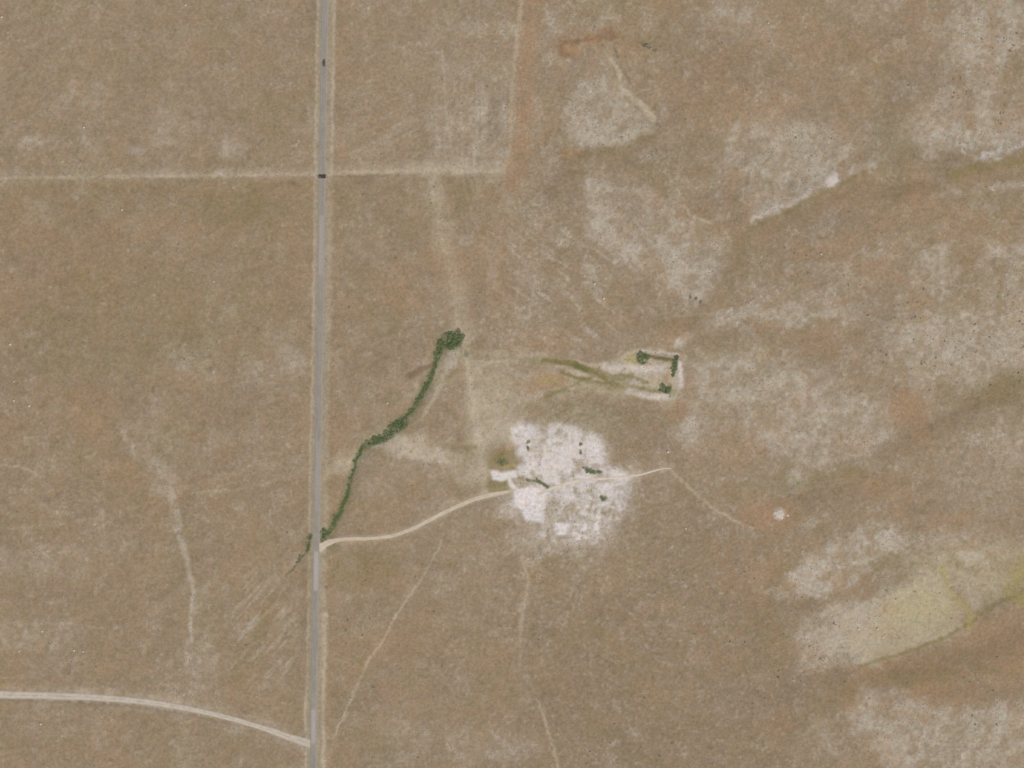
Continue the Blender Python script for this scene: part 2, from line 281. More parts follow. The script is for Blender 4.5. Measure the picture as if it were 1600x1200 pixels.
line(olive, [(850,562),(885,566),(920,577),(950,590),(985,594),(1012,597)], (9, 6), .75, .8, .08); line(olive, [(876,581),(905,592),(945,600),(990,606),(1030,611)], (6, 7), .68, .8, .1); line(olive, [(925,577),(960,586),(985,586)], 5, .6, .8); line(olive, [(850,622),(900,600),(930,585)], 5, .5, .8, .1); line(olive, [(800,560),(840,561),(872,566)], 5, .4, .9, .1); line(olive, [(935,585),(955,598),(990,600)], 5, .5, .8, .1); ell(rust, 845, 600, 40, 12, .4, -10); line(straw, [(890,606),(925,590),(960,582)], 5, .5, .8); line(straw, [(870,612),(905,604),(945,612)], 5, .4, .8)
ell(olive, 935, 610, 60, 14, .3, 0, .25); line(olive, [(1015,558),(1050,562)], 5, .65); line(dark, [(1014,557),(1052,561)], 4, .5, .6); line(olive, [(1047,600),(1050,612)], 6, .5)
ell(olive, 786, 721, 27, 13, .72, 12, .12); ell(olive, 778, 757, 25, 8, .66, 8, .14); ell(rust, 795, 706, 26, 10, .4, -20); ell(yellow, 798, 731, 10, 4, .5); ell(olive, 806, 738, 5, 6, .6); ell(olive, 720, 700, 26, 6, .5, 8, .25); ell(olive, 815, 710, 16, 24, .25, 0, .25); line(olive, [(795,742),(815,748),(828,750)], 5, .6); ell(olive, 735, 700, 14, 5, .4)
ell(olive, 705, 584, 20, 6, .5, -10, .1); line(olive, [(508,870),(514,880)], 7, .35)
line(olive, [(440,908),(425,945),(405,985),(385,1020),(372,1060)], (14, 26), .42, .9, .25)
# --- damp green ground of the creek and the springs -----------------
CREEK_A = [(690,535),(686,552),(680,572),(668,600),(655,625),(642,643),(628,657)]
CREEK_B = [(628,657),(612,670),(598,684),(580,692),(568,698)]
CREEK_C = [(568,698),(557,718),(550,745),(543,770),(532,798),(521,820),(509,836)]
HEAD = [(688,531),(699,519),(718,516),(725,526),(720,541),(704,545),(689,543)]
BEND = [(572,690),(600,677),(612,662),(626,654),(638,661),(634,669),(618,676),(604,690),(584,696),(568,702)]
dense = Z()
poly(dense, HEAD, 1, 2.5, 0, 's'); poly(dense, BEND, 1, 2.5, 0, 's')
line(dense, CREEK_A, (9, 5), 1, .35); line(dense, CREEK_C[:3], (5, 3), 1, .4, .16); line(dense, CREEK_C[2:], (4.4, 8.5), 1, .4, .05)
line(dense, [(507,830),(506,846)], 7, 1, .4); line(dense, [(484,836),(481,860)], 6, 1, .3); line(dense, [(478,862),(463,881),(448,900)], (3.5, 2.5), .8, .6, .15)
ell(dense, 1004, 560, 9.5, 9.5, 1.3, 0, 0, .35, 's'); line(dense, [(1008,556),(1022,557),(1040,561),(1058,561)], (5, 6), .52, .6); line(dense, [(1057,562),(1055,578),(1053,588)], (8, 4), .95, .4); line(dense, [(1049,602),(1048,612),(1046,620)], 4, .6, .6); poly(dense, [(1049,564),(1060,563),(1059,572),(1056,582),(1052,576)], 1, 2, 0, 's'); ell(dense, 1040, 609, 9, 6.5, 1.3, 10, 0, .35, 's')
ell(dense, 787, 723, 8, 5, .8, 15, 0, .4, 's'); line(dense, [(826,751),(842,753),(858,762)], (4, 6), .95, .4); line(dense, [(917,732),(926,737),(939,738)], (8, 5), .95, .4); ell(dense, 943.5, 779, 6, 3.4, 1, 0, 0, .3, 's')
ell(dense, 729, 552, 4, 6, .6, -20, 0, .5, 's')
dense = np.clip(dense, 0, 1); dense *= np.clip(.36 + 1.15 * sstep(.30, .52, .5 * N8 + .5 * N5), 0, 1)
put(green, (slice(None), slice(None)), dense)
line(green, CREEK_A, (20, 12), .5, .9, .18); line(green, CREEK_C, (10, 17), .40, .9, .2); line(green, CREEK_B, 28, .25, .9, .2); ell(green, 512, 850, 12, 16, .4); line(green, [(900,571),(915,577)], 8, .4)
# --- white alkali clearing; sunlit scarp edges painted white too ------------------------------------------
poly(pale, [(785,668),(815,652),(890,654),(945,672),(960,722),(1000,740),(985,800),(940,856),(850,852),(820,822),(790,800)], .55, 16, .12)
poly(white, [(798,670),(814,661),(838,666),(850,674),(860,663),(888,663),(906,673),(938,680),(944,706),(949,726),(976,736),(988,745),(978,760),(950,765),(905,762),(872,770),(845,764),(826,748),(806,740),(812,722),(806,700)], .74, 7, .14, 's')
poly(white, [(803,767),(830,759),(858,768),(853,790),(849,817),(819,812),(816,797),(803,792)], .98, 3, 0, 'n')
poly(white, [(767,735),(788,738),(806,735),(808,747),(784,752),(769,750)], .95, 2.5, 0, 's'); line(white, [(796,752),(804,764)], 8, .8)
poly(white, [(862,817),(892,818),(887,836),(867,836)], .85, 3, 0, 's'); ell(white, 938, 826, 6, 6, .65); ell(white, 921, 823, 5, 5, .4)
poly(white, [(852,770),(905,758),(962,764),(988,760),(980,788),(964,822),(935,846),(885,848),(840,838),(850,812)], .30, 7, .2, 's')
mz = Z(); poly(mz, [(850,772),(905,758),(962,764),(988,760),(980,790),(962,826),(935,848),(885,850),(842,838),(850,812)], 1, 8, 0, 's')
white = np.clip(white + mz * .46 * sstep(.50, .72, .6 * fbm(X, Y, 11, 3, 51) + .4 * N5), 0, 1)
ell(white, 905, 775, 40, 12, .4, -5, .2, .6, 's'); ell(white, 945, 786, 12, 7, .7); line(white, [(928,790),(926,808)], 4, .55); ell(white, 965, 770, 14, 16, .5, 0, .25)
ell(white, 812, 790, 22, 26, .22, 0, .25); ell(pale, 890, 852, 80, 18, .45, -6, .2); ell(pale, 870, 780, 80, 70, .42, 0, .05); ell(pale, 790, 800, 18, 10, .4)
poly(pale, [(930,572),(985,556),(1045,566),(1066,566),(1068,605),(1048,624),(985,618),(945,600)], .55, 8, .12)
ell(white, 960, 575, 20, 6, .50, 5, .15, .7, 's'); line(white, [(980,573),(1012,578),(1038,575)], 11, .45, .9, .15); line(white, [(1063,566),(1065,602)], (5, 9), .58, .8, .05); line(white, [(982,610),(1005,619),(1044,621)], (9, 7), .5, .9, .12); ell(white, 995, 597, 14, 4, .35); line(white, [(1000,548),(1060,553)], 3, .45, .7)
ell(white, 598, 694, 18, 4, .35, -20); line(white, [(505,852),(514,848)], 8, .6)
ell(white, 1302, 277, 9, 7, .4); line(white, [(1172,346),(1200,330),(1236,318),(1262,300),(1306,280)], (5, 11), .30, .9, .25, 'w'); line(white, [(1530,246),(1605,228)], 6, .3, .9, .2, 'w'); line(pale, [(1215,312),(1222,285),(1240,262),(1235,235)], (12, 6), .4, .9, .2, 'w'); line(pale, [(1262,298),(1272,270),(1290,258)], (10, 5), .4, .9, .2, 'w'); line(pale, [(1360,255),(1385,238),(1400,222)], 7, .4, .9, .2, 'w'); ell(white, 1218, 803, 9, 9, .6, 0, 0, .5, 's'); ell(white, 1058, 531, 8, 7, .3)  # white lines on both scarps paint their sunlit edges; other spots are soil
hole = Z()
ell(hole, 838, 702, 11, 24, .34, 0, .1); ell(hole, 871, 694, 10, 3.2, .5, 4, 0, .5, 's'); ell(hole, 889, 744, 9, 5, .38, 0, 0, .5, 's'); ell(hole, 844, 722, 4, 12, .35); ell(hole, 905, 722, 8, 5, .35, 0, 0, .5, 's'); ell(hole, 918, 678, 10, 8, .3); ell(hole, 872, 760, 12, 5, .3); ell(hole, 846, 668, 8, 10, .3)
line(hole, [(898,762),(904,778)], 7, .6); ell(hole, 866, 800, 12, 22, .45, 0, .1); ell(hole, 950, 800, 14, 8, .5)
blk = vnoise(np.floor(X / 9.0) * 3.7 + .5, np.floor(Y / 7.0) * 5.3 + .5, 53) * .6 + .4 * vnoise(np.floor((X + 4) / 5.0) * 3.1, np.floor((Y + 2) / 5.0) * 4.7, 54)
hole = hole + .20 * sstep(.52, .82, blk) * sstep(812, 826, X) * sstep(985, 960, X) * sstep(662, 672, Y) * sstep(850, 835, Y)
line(hole, [(895,680),(896,745)], 5, .16, .8); line(hole, [(862,672),(860,745)], 4, .10, .8); line(hole, [(900,722),(918,722)], 8, .3, .6); line(hole, [(915,700),(916,728)], 3, .25, .6)
hole = np.clip(hole * 1.3, 0, .85); white *= (1 - hole); line(white, [(884,665),(891,688),(893,712),(891,745)], 3, .35, .7); white *= (0.90 + 0.2 * (N20 - 0.5) + 0.22 * (N8 - 0.5) + .16 * (N5 - .5))
# --- gravel beside the paved road -----------------------------------
ROAD = [(531,-3600),(512,-300),(507.5,0),(505,150),(503,275),(501.5,400),(499.5,520),(497.5,650),(495.5,760),(494,860),(492.5,960),(490.5,1060),(489.5,1130),(489,1200),(484,1600),(440,4800)]
def off(pts, d): return [(p[0] + d, p[1]) for p in pts]
RS = [p for p in ROAD if -400 < p[1] < 1700]
line(gravel, RS, 21, .62, .6, .04, 's'); line(straw, off(RS, -10.5), 3.8, .66, .8, .16, 's'); line(straw, off([p for p in RS if p[1] < 300], 14.5), 5, .74, .8, .10, 's'); line(gravel, off(RS, 9), 9, .35, .8, .15, 's'); line(straw, off([p for p in RS if p[1] > 270], 12.5), 9, .38, .9, .16, 's'); line(straw, off([p for p in RS if p[1] > 860], 15), 7, .62, .8, .1, 's')
line(olive, off([p for p in RS if p[1] > 640], -8), 4, .4, .8, .2); line(olive, off([p for p in RS if p[1] > 1000], 10.5), 3.5, .6, .8, .1); line(olive, off([p for p in RS if 500 < p[1] < 900], 10), 4, .3, .8, .2)
line(straw, [(476,1090),(477,1140)], 4, .7); line(rust, off(RS, 26), 12, .18, .9, .3)
DRIVE = [(497,857),(506,852),(514,848),(530,843.5),(552,842),(575,841.5),(610,838),(645,826),(680,808),(700,798),(720,789),(745,779),(765,774),(790,769),(806,765)]
DRIVE2 = [(840,773),(852,768),(868,761),(885,756),(905,751.5),(930,749),(950,747.5),(975,744.5),(1000,742),(1020,736.5),(1036,732.5),(1049,732)]
LOOP = [(-320,1082),(-60,1085),(0,1085.5),(80,1087),(160,1090.5),(230,1097),(300,1108.5),(360,1122.5),(420,1140.5),(455,1153),(486,1162.5)]
line(straw, DRIVE, 11, .38, .9); line(straw, DRIVE2, 8, .35, .9); line(pale, LOOP, 26, .40, .9, .12); line(dark, [(p[0], p[1] + 9) for p in LOOP[2:8]], 4, .28, .9); line(straw, [(998,745),(999,758)], 4, .5)
band = Z(); line(band, [(1350,285),(1300,312),(1240,342),(1165,372),(1148,415),(1125,455),(1075,500),(1000,520)], (24, 30), 1, .9, 0, 'w'); line(band, [(1610,262),(1540,275),(1470,285),(1400,300)], 22, .8, .9, 0, 'w'); line(band, [(1030,200),(980,232),(900,252),(860,300)], 18, .8, .9, 0, 'w'); line(band, [(1600,600),(1500,640),(1400,700),(1300,760),(1220,790)], 30, .7, .9, 0, 'w'); line(band, [(1610,985),(1520,1030),(1400,1060),(1300,1075)], 34, .9, .9, 0, 'w'); line(band, [(1420,890),(1370,915),(1310,940),(1240,950)], 14, .6, .9, 0, 'w')
pale *= 1 - .68 * band; dark += .15 * band; olive += .07 * band; rust += .10 * band
pale *= np.clip(.30 + .85 * N8 + .50 * N5, .2, 1.5)
pale *= .86 + .28 * fbm(X, Y, 14, 2, 57)
# scattered pale specks and dark specks
sp = fbm(X, Y, 6.5, 2, 41)
pale += 0.55 * sstep(0.80, 0.90, sp) * sstep(0.42, 0.62, N60)
dk = fbm(X, Y, 6.0, 2, 43)
dark += 0.26 * sstep(0.74, 0.90, dk) * sstep(0.40, 0.58, fbm(X, Y, 90, 2, 44))
dark += .085 * sstep(900, 960, Y) * sstep(760, 860, X) * sstep(1290, 1200, X) + .04 * sstep(285, 330, Y) * sstep(620, 520, Y) * sstep(480, 440, X)
for dx, dy, rx, ry, k in [(1012,71,9,4,.5),(1003,66,6,3,.35),(1024,80,4,3,.45),(1505,150,24,40,.15),(75,782,12,6,.3),(90,775,5,5,.3),(565,280,20,10,.15),(458,287,9,4,.4),(800,455,6,4,.2)]:
    ell(dark, dx, dy, rx, ry, k, 20, 0, .6, 's')

for m in (pale, straw, rust, olive, white, damp, green, dark, gravel, yellow):
    np.clip(m, 0, 1, out=m)

# ------------------------------------------------------------------ relief
L = 9.0 * (fbm(X, Y, 900, 2, 71) - 0.5) + 3.0 * (fbm(X, Y, 320, 2, 72) - 0.5)          # broad swells, followed by the roads
roadm = Z()
line(roadm, ROAD, 36, 1, .5, 0, 'n'); line(roadm, DRIVE, 14, 1, .6, 0, 'n'); line(roadm, DRIVE2, 12, 1, .6, 0, 'n'); line(roadm, LOOP, 24, 1, .5, 0, 'n')
det = 2.6 * (N200 - 0.5) + 1.4 * (N60 - 0.5)
mic = 0.55 * (N20 - 0.5) + 0.30 * (N8 - 0.5) + 0.16 * (N5 - 0.5)
scarp = Z(); line(scarp, [(1165,356),(1230,330),(1310,288),(1362,262)], 40, 1, .9, 0, 'n'); line(scarp, [(1490,262),(1540,255),(1620,238)], 36, 1, .9, 0, 'n'); line(scarp, [(1345,1045),(1420,1022),(1520,975),(1620,935)], 44, 1, .9, 0, 'n')
chan = Z(); line(chan, CREEK_A + CREEK_B + CREEK_C, 20, 1, .9, 0, 'n'); line(chan, [(967,112),(972,135),(990,155),(1022,186)], 14, .7, .9, 0, 'n'); line(chan, [(478,862),(440,912)], 12, .5, .9, 0, 'n')
H = L + inframe * (1 - roadm) * (det + mic * (1 - 0.65 * sstep(.3, .8, white)) + 2.2 * scarp * (0.7 + 0.6 * (N60 - .5)) - 0.9 * chan) - 0.02

def height(px, py):
    px = np.asarray(px, float); py = np.asarray(py, float)
    i = np.clip(np.searchsorted(gx, px) - 1, 0, NX - 2); j = np.clip(np.searchsorted(gy, py) - 1, 0, NY - 2)
    tx = (px - gx[i]) / (gx[i + 1] - gx[i]); ty = (py - gy[j]) / (gy[j + 1] - gy[j])
    return (H[j, i] * (1 - tx) + H[j, i + 1] * tx) * (1 - ty) + (H[j + 1, i] * (1 - tx) + H[j + 1, i + 1] * tx) * ty
def at(m, px, py):
    i = np.clip(np.searchsorted(gx, px), 0, NX - 1); j = np.clip(np.searchsorted(gy, py), 0, NY - 1)
    return m[j, i]

# ------------------------------------------------------------------ materials
def mat(name, rough=0.95):
    m = bpy.data.materials.new(name); m.use_nodes = True
    b = m.node_tree.nodes["Principled BSDF"]
    b.inputs["Roughness"].default_value = rough
    b.inputs["Specular IOR Level"].default_value = 0.12
    return m, m.node_tree, b
def nnoise(t, scale, detail=3.0, rough=0.55, src=None):
    n = t.nodes.new("ShaderNodeTexNoise"); n.inputs["Scale"].default_value = scale; n.inputs["Detail"].default_value = detail; n.inputs["Roughness"].default_value = rough
    if src: t.links.new(src, n.inputs["Vector"])
    return n.outputs["Fac"]
def ramp(t, fac, lo, hi, a=0.0, b=1.0):
    r = t.nodes.new("ShaderNodeMapRange"); r.inputs[1].default_value = lo; r.inputs[2].default_value = hi; r.inputs[3].default_value = a; r.inputs[4].default_value = b
    t.links.new(fac, r.inputs[0]); return r.outputs[0]
def mixc(t, fac, a, b, blend='MIX'):
    n = t.nodes.new("ShaderNodeMix"); n.data_type = 'RGBA'; n.blend_type = blend
    for sock, v in ((n.inputs[0], fac), (n.inputs[6], a), (n.inputs[7], b)):
        if isinstance(v, (tuple, float, int)): sock.default_value = v
        else: t.links.new(v, sock)
    return n.outputs[2]
def mult(t, a, b):
    n = t.nodes.new("ShaderNodeMath"); n.operation = 'MULTIPLY'
    for sock, v in ((n.inputs[0], a), (n.inputs[1], b)):
        if isinstance(v, (float, int)): sock.default_value = v
        else: t.links.new(v, sock)
    return n.outputs[0]
def objco(t):
    n = t.nodes.new("ShaderNodeTexCoord"); return n.outputs["Object"]

LAYERS = ("pale", "straw", "rust", "olive", "yellow", "gravel", "white", "green", "dark")
SOIL = {"pale": alb(175,162,145), "straw": alb(180,165,143), "rust": alb(158,126,96), "olive": alb(122,111,70), "yellow": alb(160,145,88),
        "gravel": alb(155,142,123), "white": alb(214,204,200), "green": alb(80,92,56), "dark": alb(98,84,66)}
def soil_material():
    m, t, b = mat("dry_soil", 1.0)
    co = objco(t)
    big = nnoise(t, 0.022, 4, 0.55, co); mid = nnoise(t, 0.09, 4, 0.6, co); fine = nnoise(t, 0.33, 3, 0.6, co); grit = nnoise(t, 1.1, 2, 0.6, co)
    c = mixc(t, ramp(t, mid, .32, .68), alb(136,117,93), alb(148,128,107))
    c = mixc(t, ramp(t, big, .38, .64, 0, .5), c, alb(148,126,98))
    for nme in LAYERS:
        a = t.nodes.new("ShaderNodeAttribute"); a.attribute_name = nme
        c = mixc(t, a.outputs["Fac"], c, SOIL[nme])
    v = ramp(t, fine, .28, .72, .84, 1.15)
    g = ramp(t, grit, .25, .75, .87, 1.13)
    vv = mult(t, v, g)
    comb = t.nodes.new("ShaderNodeCombineColor")
    hue = nnoise(t, 0.11, 3, .6, co)
    t.links.new(mult(t, vv, ramp(t, hue, .3, .7, .965, 1.035)), comb.inputs[0]); t.links.new(vv, comb.inputs[1]); t.links.new(mult(t, vv, ramp(t, nnoise(t, .13, 3, .6, co), .3, .7, 1.05, .95)), comb.inputs[2])
    c = mixc(t, 1.0, c, comb.outputs[0], 'MULTIPLY')
    t.links.new(c, b.inputs["Base Color"])
    bp = t.nodes.new("ShaderNodeBump"); bp.inputs["Strength"].default_value = 0.5; bp.inputs["Distance"].default_value = 0.35
    t.links.new(nnoise(t, 0.75, 4, .6, co), bp.inputs["Height"]); t.links.new(bp.outputs[0], b.inputs["Normal"])
    return m
SOILM = soil_material()

def flat_mat(name, rgb, var=.14, scale=.8, rough=.9, rgb2=None, metal=0.0, spec=None):
    m, t, b = mat(name, rough)
    co = objco(t)
    c = mixc(t, ramp(t, nnoise(t, scale, 4, .6, co), .3, .7), rgb, rgb2 or tuple(v * (1 - var) for v in rgb[:3]) + (1,))
    t.links.new(c, b.inputs["Base Color"]); b.inputs["Metallic"].default_value = metal
    if spec is not None: b.inputs["Specular IOR Level"].default_value = spec
    return m
def leaf_mat(name, a, b2, tip):
    m, t, b = mat(name, .8)
    oi = t.nodes.new("ShaderNodeObjectInfo")
    co = objco(t)
    c = mixc(t, ramp(t, nnoise(t, 1.3, 3, .6, co), .3, .7), a, b2)
    c = mixc(t, ramp(t, oi.outputs["Random"], 0, 1, 0, .85), c, tip)
    t.links.new(c, b.inputs["Base Color"])
    return m

# ------------------------------------------------------------------ mesh helpers
def mesh(name, verts, faces, mats, smooth=False):
    me = bpy.data.meshes.new(name)
    v = np.asarray(verts, np.float32)
    f = np.asarray(faces, np.int32)
    if f.ndim == 2:
        n = f.shape[1]
        me.vertices.add(len(v)); me.vertices.foreach_set("co", v.ravel())
        me.loops.add(f.size); me.loops.foreach_set("vertex_index", f.ravel())
        me.polygons.add(len(f)); me.polygons.foreach_set("loop_start", np.arange(0, f.size, n, dtype=np.int32)); me.polygons.foreach_set("loop_total", np.full(len(f), n, np.int32))
        me.update(calc_edges=True); me.validate()
    for m in (mats if isinstance(mats, (list, tuple)) else [mats]): me.materials.append(m)
    me.polygons.foreach_set("use_smooth", np.full(len(me.polygons), smooth, bool))
    return me
def add(name, me, parent=None, loc=(0, 0, 0), label=None, cat=None, group=None, kind=None, rz=0.0, scale=1.0):
    o = bpy.data.objects.new(name, me); col.objects.link(o)
    o.location = loc; o.rotation_euler = (0, 0, rz); o.scale = (scale,) * 3 if not isinstance(scale, tuple) else scale
    if parent: o.parent = parent
    for k, v in (("label", label), ("category", cat), ("group", group), ("kind", kind)):
        if v: o[k] = v
    return o
def set_attr(me, name, data):
    a = me.attributes.new(name, 'FLOAT', 'POINT'); a.data.foreach_set("value", np.asarray(data, np.float32).ravel())
MASKS = dict(pale=pale, straw=straw, rust=rust, olive=olive, yellow=yellow, gravel=gravel, white=white, green=green, dark=dark)

# ------------------------------------------------------------------ the ground
idx = np.arange(NY * NX).reshape(NY, NX)
quads = np.stack([idx[1:, :-1], idx[1:, 1:], idx[:-1, 1:], idx[:-1, :-1]], -1)
gme = mesh("ground", np.stack([wx(X), wy(Y), H], -1).reshape(-1, 3), quads.reshape(-1, 4), SOILM, True)
for k, m in MASKS.items(): set_attr(gme, k, m)
add("ground", gme, label="dry brown rangeland with rusty and pale bare soil patches", kind="structure")

def sheet(name, m, thr, lift, label, region=None):
    """a patch of surface lying on the ground, with the ragged outline of its soil"""
    sel = (m[:-1, :-1] + m[1:, :-1] + m[:-1, 1:] + m[1:, 1:]) / 4 > thr
    if region:
        cx = (X[:-1, :-1] + X[1:, 1:]) / 2; cy = (Y[:-1, :-1] + Y[1:, 1:]) / 2
        sel &= (cx > region[0]) & (cx < region[2]) & (cy > region[1]) & (cy < region[3])
    q = quads[sel]
    used, inv = np.unique(q.ravel(), return_inverse=True)
    v = np.stack([wx(X), wy(Y), H + lift], -1).reshape(-1, 3)[used]
    me = mesh(name, v, inv.reshape(-1, 4), SOILM, True)
    for k, mm in MASKS.items(): set_attr(me, k, mm.ravel()[used])
    return add(name, me, label=label, kind="structure")
sheet("alkali_clearing", white, .42, .05, "white alkali crusted clearing with blocky pads beside the driveway", (755, 650, 1000, 860))
sheet("alkali_seep", white, .34, .05, "thin white salt crust ringing the spring bushes", (935, 540, 1075, 632))
sheet("pale_field", np.maximum(straw, yellow * 0.9), .52, .05, "pale straw yellow field patch below the bare slope", (1290, 870, 1530, 1060))
sheet("creek_bank", green, .34, .05, "damp green ground along the narrow creek", (430, 500, 760, 920))

# ------------------------------------------------------------------ roads
def spline(pts, step):
    p = np.array(pts, float); out = []
    P = np.vstack([2 * p[0] - p[1], p, 2 * p[-1] - p[-2]])
    for i in range(1, len(P) - 2):
        a, b, c, d = P[i - 1], P[i], P[i + 1], P[i + 2]
        n = max(2, int(np.hypot(*(c - b)) / step))
        for k in range(n):
            t = k / n
            out.append(0.5 * ((2 * b) + (c - a) * t + (2 * a - 5 * b + 4 * c - d) * t * t + (3 * b - a - 3 * c + d) * t ** 3))
    out.append(p[-1]); return np.array(out)
def strip(name, pts, width, lift, material, label, ncol=9, ragged=0.0, crown=0.0, skirt=0.0, seed=0, step=1.6):
    c = spline(pts, step)
    tan = np.gradient(c, axis=0); tan /= np.linalg.norm(tan, axis=1)[:, None]
    nor = np.stack([-tan[:, 1], tan[:, 0]], 1)
    n = len(c); s = np.concatenate([[0], np.cumsum(np.hypot(*np.diff(c, axis=0).T))])
    w = np.interp(np.linspace(0, 1, n), np.linspace(0, 1, len(width)), width) if isinstance(width, (list, tuple)) else np.full(n, float(width))
    e0 = w / 2 * (1 + ragged * (fbm(s, s * 0 + seed, 7, 3, 80 + seed) - .5) * 2); e1 = w / 2 * (1 + ragged * (fbm(s, s * 0 + seed + 9, 7, 3, 90 + seed) - .5) * 2)
    u = np.linspace(-1, 1, ncol)
    offm = np.where(u[None] < 0, u[None] * e0[:, None], u[None] * e1[:, None])
    px = c[:, 0:1] + nor[:, 0:1] * offm; py = c[:, 1:2] + nor[:, 1:2] * offm
    z = height(px, py) + lift + crown * (1 - np.abs(u[None]) ** 2)
    if skirt: z[:, 0] -= skirt; z[:, -1] -= skirt
    ii = np.arange(n * ncol).reshape(n, ncol)
    f = np.stack([ii[:-1, :-1], ii[:-1, 1:], ii[1:, 1:], ii[1:, :-1]], -1).reshape(-1, 4)
    v = np.stack([wx(px), wy(py), z], -1).reshape(-1, 3)
    # keep the faces pointing up
    a, b2, d = v[f[0, 0]], v[f[0, 1]], v[f[0, 3]]
    if np.cross(b2 - a, d - a)[2] < 0: f = f[:, ::-1]
    me = mesh(name, v, f, material, True)
    set_attr(me, "across", np.repeat(u[None], n, 0)); set_attr(me, "along", np.repeat(c[:, 1:2], ncol, 1))
    return add(name, me, label=label, kind="structure"), me, c

def road_mat():
    m, t, b = mat("chipseal", .9)
    co = objco(t)
    mp = t.nodes.new("ShaderNodeMapping"); mp.inputs["Scale"].default_value = (1.0, .06, 1.0); t.links.new(co, mp.inputs[0])
    streak = nnoise(t, .8, 3, .6, mp.outputs[0]); blot = nnoise(t, .09, 3, .6, co); fine = nnoise(t, .6, 3, .6, co)
    c = mixc(t, ramp(t, streak, .3, .7), alb(131,123,116), alb(149,140,131))
    c = mixc(t, ramp(t, blot, .40, .66, 0, .7), c, alb(148,140,125))
    a = t.nodes.new("ShaderNodeAttribute"); a.attribute_name = "resealed"
    c = mixc(t, a.outputs["Fac"], c, alb(168,158,154))
    e = t.nodes.new("ShaderNodeAttribute"); e.attribute_name = "edge"
    c = mixc(t, mult(t, e.outputs["Fac"], ramp(t, nnoise(t, .35, 3, .6, co), .3, .7, .25, 1.0)), c, alb(156,146,129))
    c = mixc(t, 1.0, c, mixc(t, ramp(t, fine, .3, .7), (.93,.93,.93,1), (1.06,1.06,1.06,1)), 'MULTIPLY')
    t.links.new(c, b.inputs["Base Color"]); return m
rd, rme, rc = strip("paved_road", [p for p in ROAD if -1300 < p[1] < 2600] , 11.6, .14, road_mat(), "straight grey paved road crossing the dry rangeland", 11, .05, .10, .30, 1, 2.0)
ac = np.zeros(len(rme.vertices)); al = np.zeros(len(rme.vertices))
rme.attributes["across"].data.foreach_get("value", ac); rme.attributes["along"].data.foreach_get("value", al)
pt = np.zeros_like(al)
for a, b_, k in ((336,430,.45),(690,760,.30),(760,800,.25),(862,923,.85),(1108,1162,.75),(-60,-20,.4)):
    pt = np.maximum(pt, k * sstep(a - 3, a + 3, al) * sstep(b_ + 3, b_ - 3, al))
set_attr(rme, "resealed", pt * sstep(.75, .35, np.abs(ac))); set_attr(rme, "edge", sstep(.50, .95, np.abs(ac)) * .9)

def dirt_mat(name, lo, hi, edge):
    m, t, b = mat(name, 1.0)
    co = objco(t)
    c = mixc(t, ramp(t, nnoise(t, .25, 4, .6, co), .32, .68), lo, hi)
    a = t.nodes.new("ShaderNodeAttribute"); a.attribute_name = "across"
    ab = t.nodes.new("ShaderNodeMath"); ab.operation = 'ABSOLUTE'; t.links.new(a.outputs["Fac"], ab.inputs[0])
    f = mult(t, ramp(t, ab.outputs[0], .35, 1.0), ramp(t, nnoise(t, .5, 3, .6, co), .3, .7, .45, 1.0))
    c = mixc(t, f, c, edge)
    rut = mult(t, ramp(t, ab.outputs[0], .10, .32, 1.0, 0.0), ramp(t, nnoise(t, .12, 3, .6, co), .35, .65, .15, .75))
    c = mixc(t, rut, c, edge)
    t.links.new(c, b.inputs["Base Color"])
    bp = t.nodes.new("ShaderNodeBump"); bp.inputs["Strength"].default_value = .35; bp.inputs["Distance"].default_value = .2
    t.links.new(nnoise(t, 1.2, 3, .6, co), bp.inputs["Height"]); t.links.new(bp.outputs[0], b.inputs["Normal"])
    return m
strip("ranch_driveway", DRIVE, [15, 6.5, 5.5, 5.5, 6, 6, 6.5, 6.5, 7, 7, 3], .09, dirt_mat("driveway_dirt", alb(184,168,147), alb(202,188,169), alb(163,146,124)), "cream dirt driveway curving from the paved road to the white clearing", 9, .22, 0, .05, 2, 1.2)
strip("clearing_track", DRIVE2, [5.5, 5, 4.6, 4.2, 3.6, 2.8, 1.2], .09, dirt_mat("track_dirt", alb(196,181,164), alb(212,200,186), alb(178,162,142)), "thin pale track leaving the white clearing on its far side", 7, .28, 0, .05, 3, 1.2)
strip("gravel_road", LOOP, [12, 12, 12, 12, 11.5, 10.5, 9.5, 8, 8, 13], .10, dirt_mat("road_gravel", alb(176,164,149), alb(197,186,173), alb(160,145,125)), "pale gravel road curving in to meet the paved road", 9, .16, .06, .08, 4, 1.6)

# ------------------------------------------------------------------ plants
rng = np.random.default_rng(11)
LEAF_G = leaf_mat("willow_leaf", (.108,.165,.064,1), (.150,.198,.082,1), (.205,.205,.100,1))
LEAF_S = leaf_mat("sage_leaf", (.36,.30,.20,1), (.46,.38,.26,1), (.38,.335,.215,1))
BARK = flat_mat("bark", (.16,.12,.085,1), .3, 4)
SEDGE = leaf_mat("sedge_blade", (.075,.110,.036,1), (.125,.135,.055,1), (.12,.125,.05,1))
SCRUB = leaf_mat("scrub_twig", (.22,.18,.120,1), (.29,.235,.165,1), (.24,.20,.13,1))

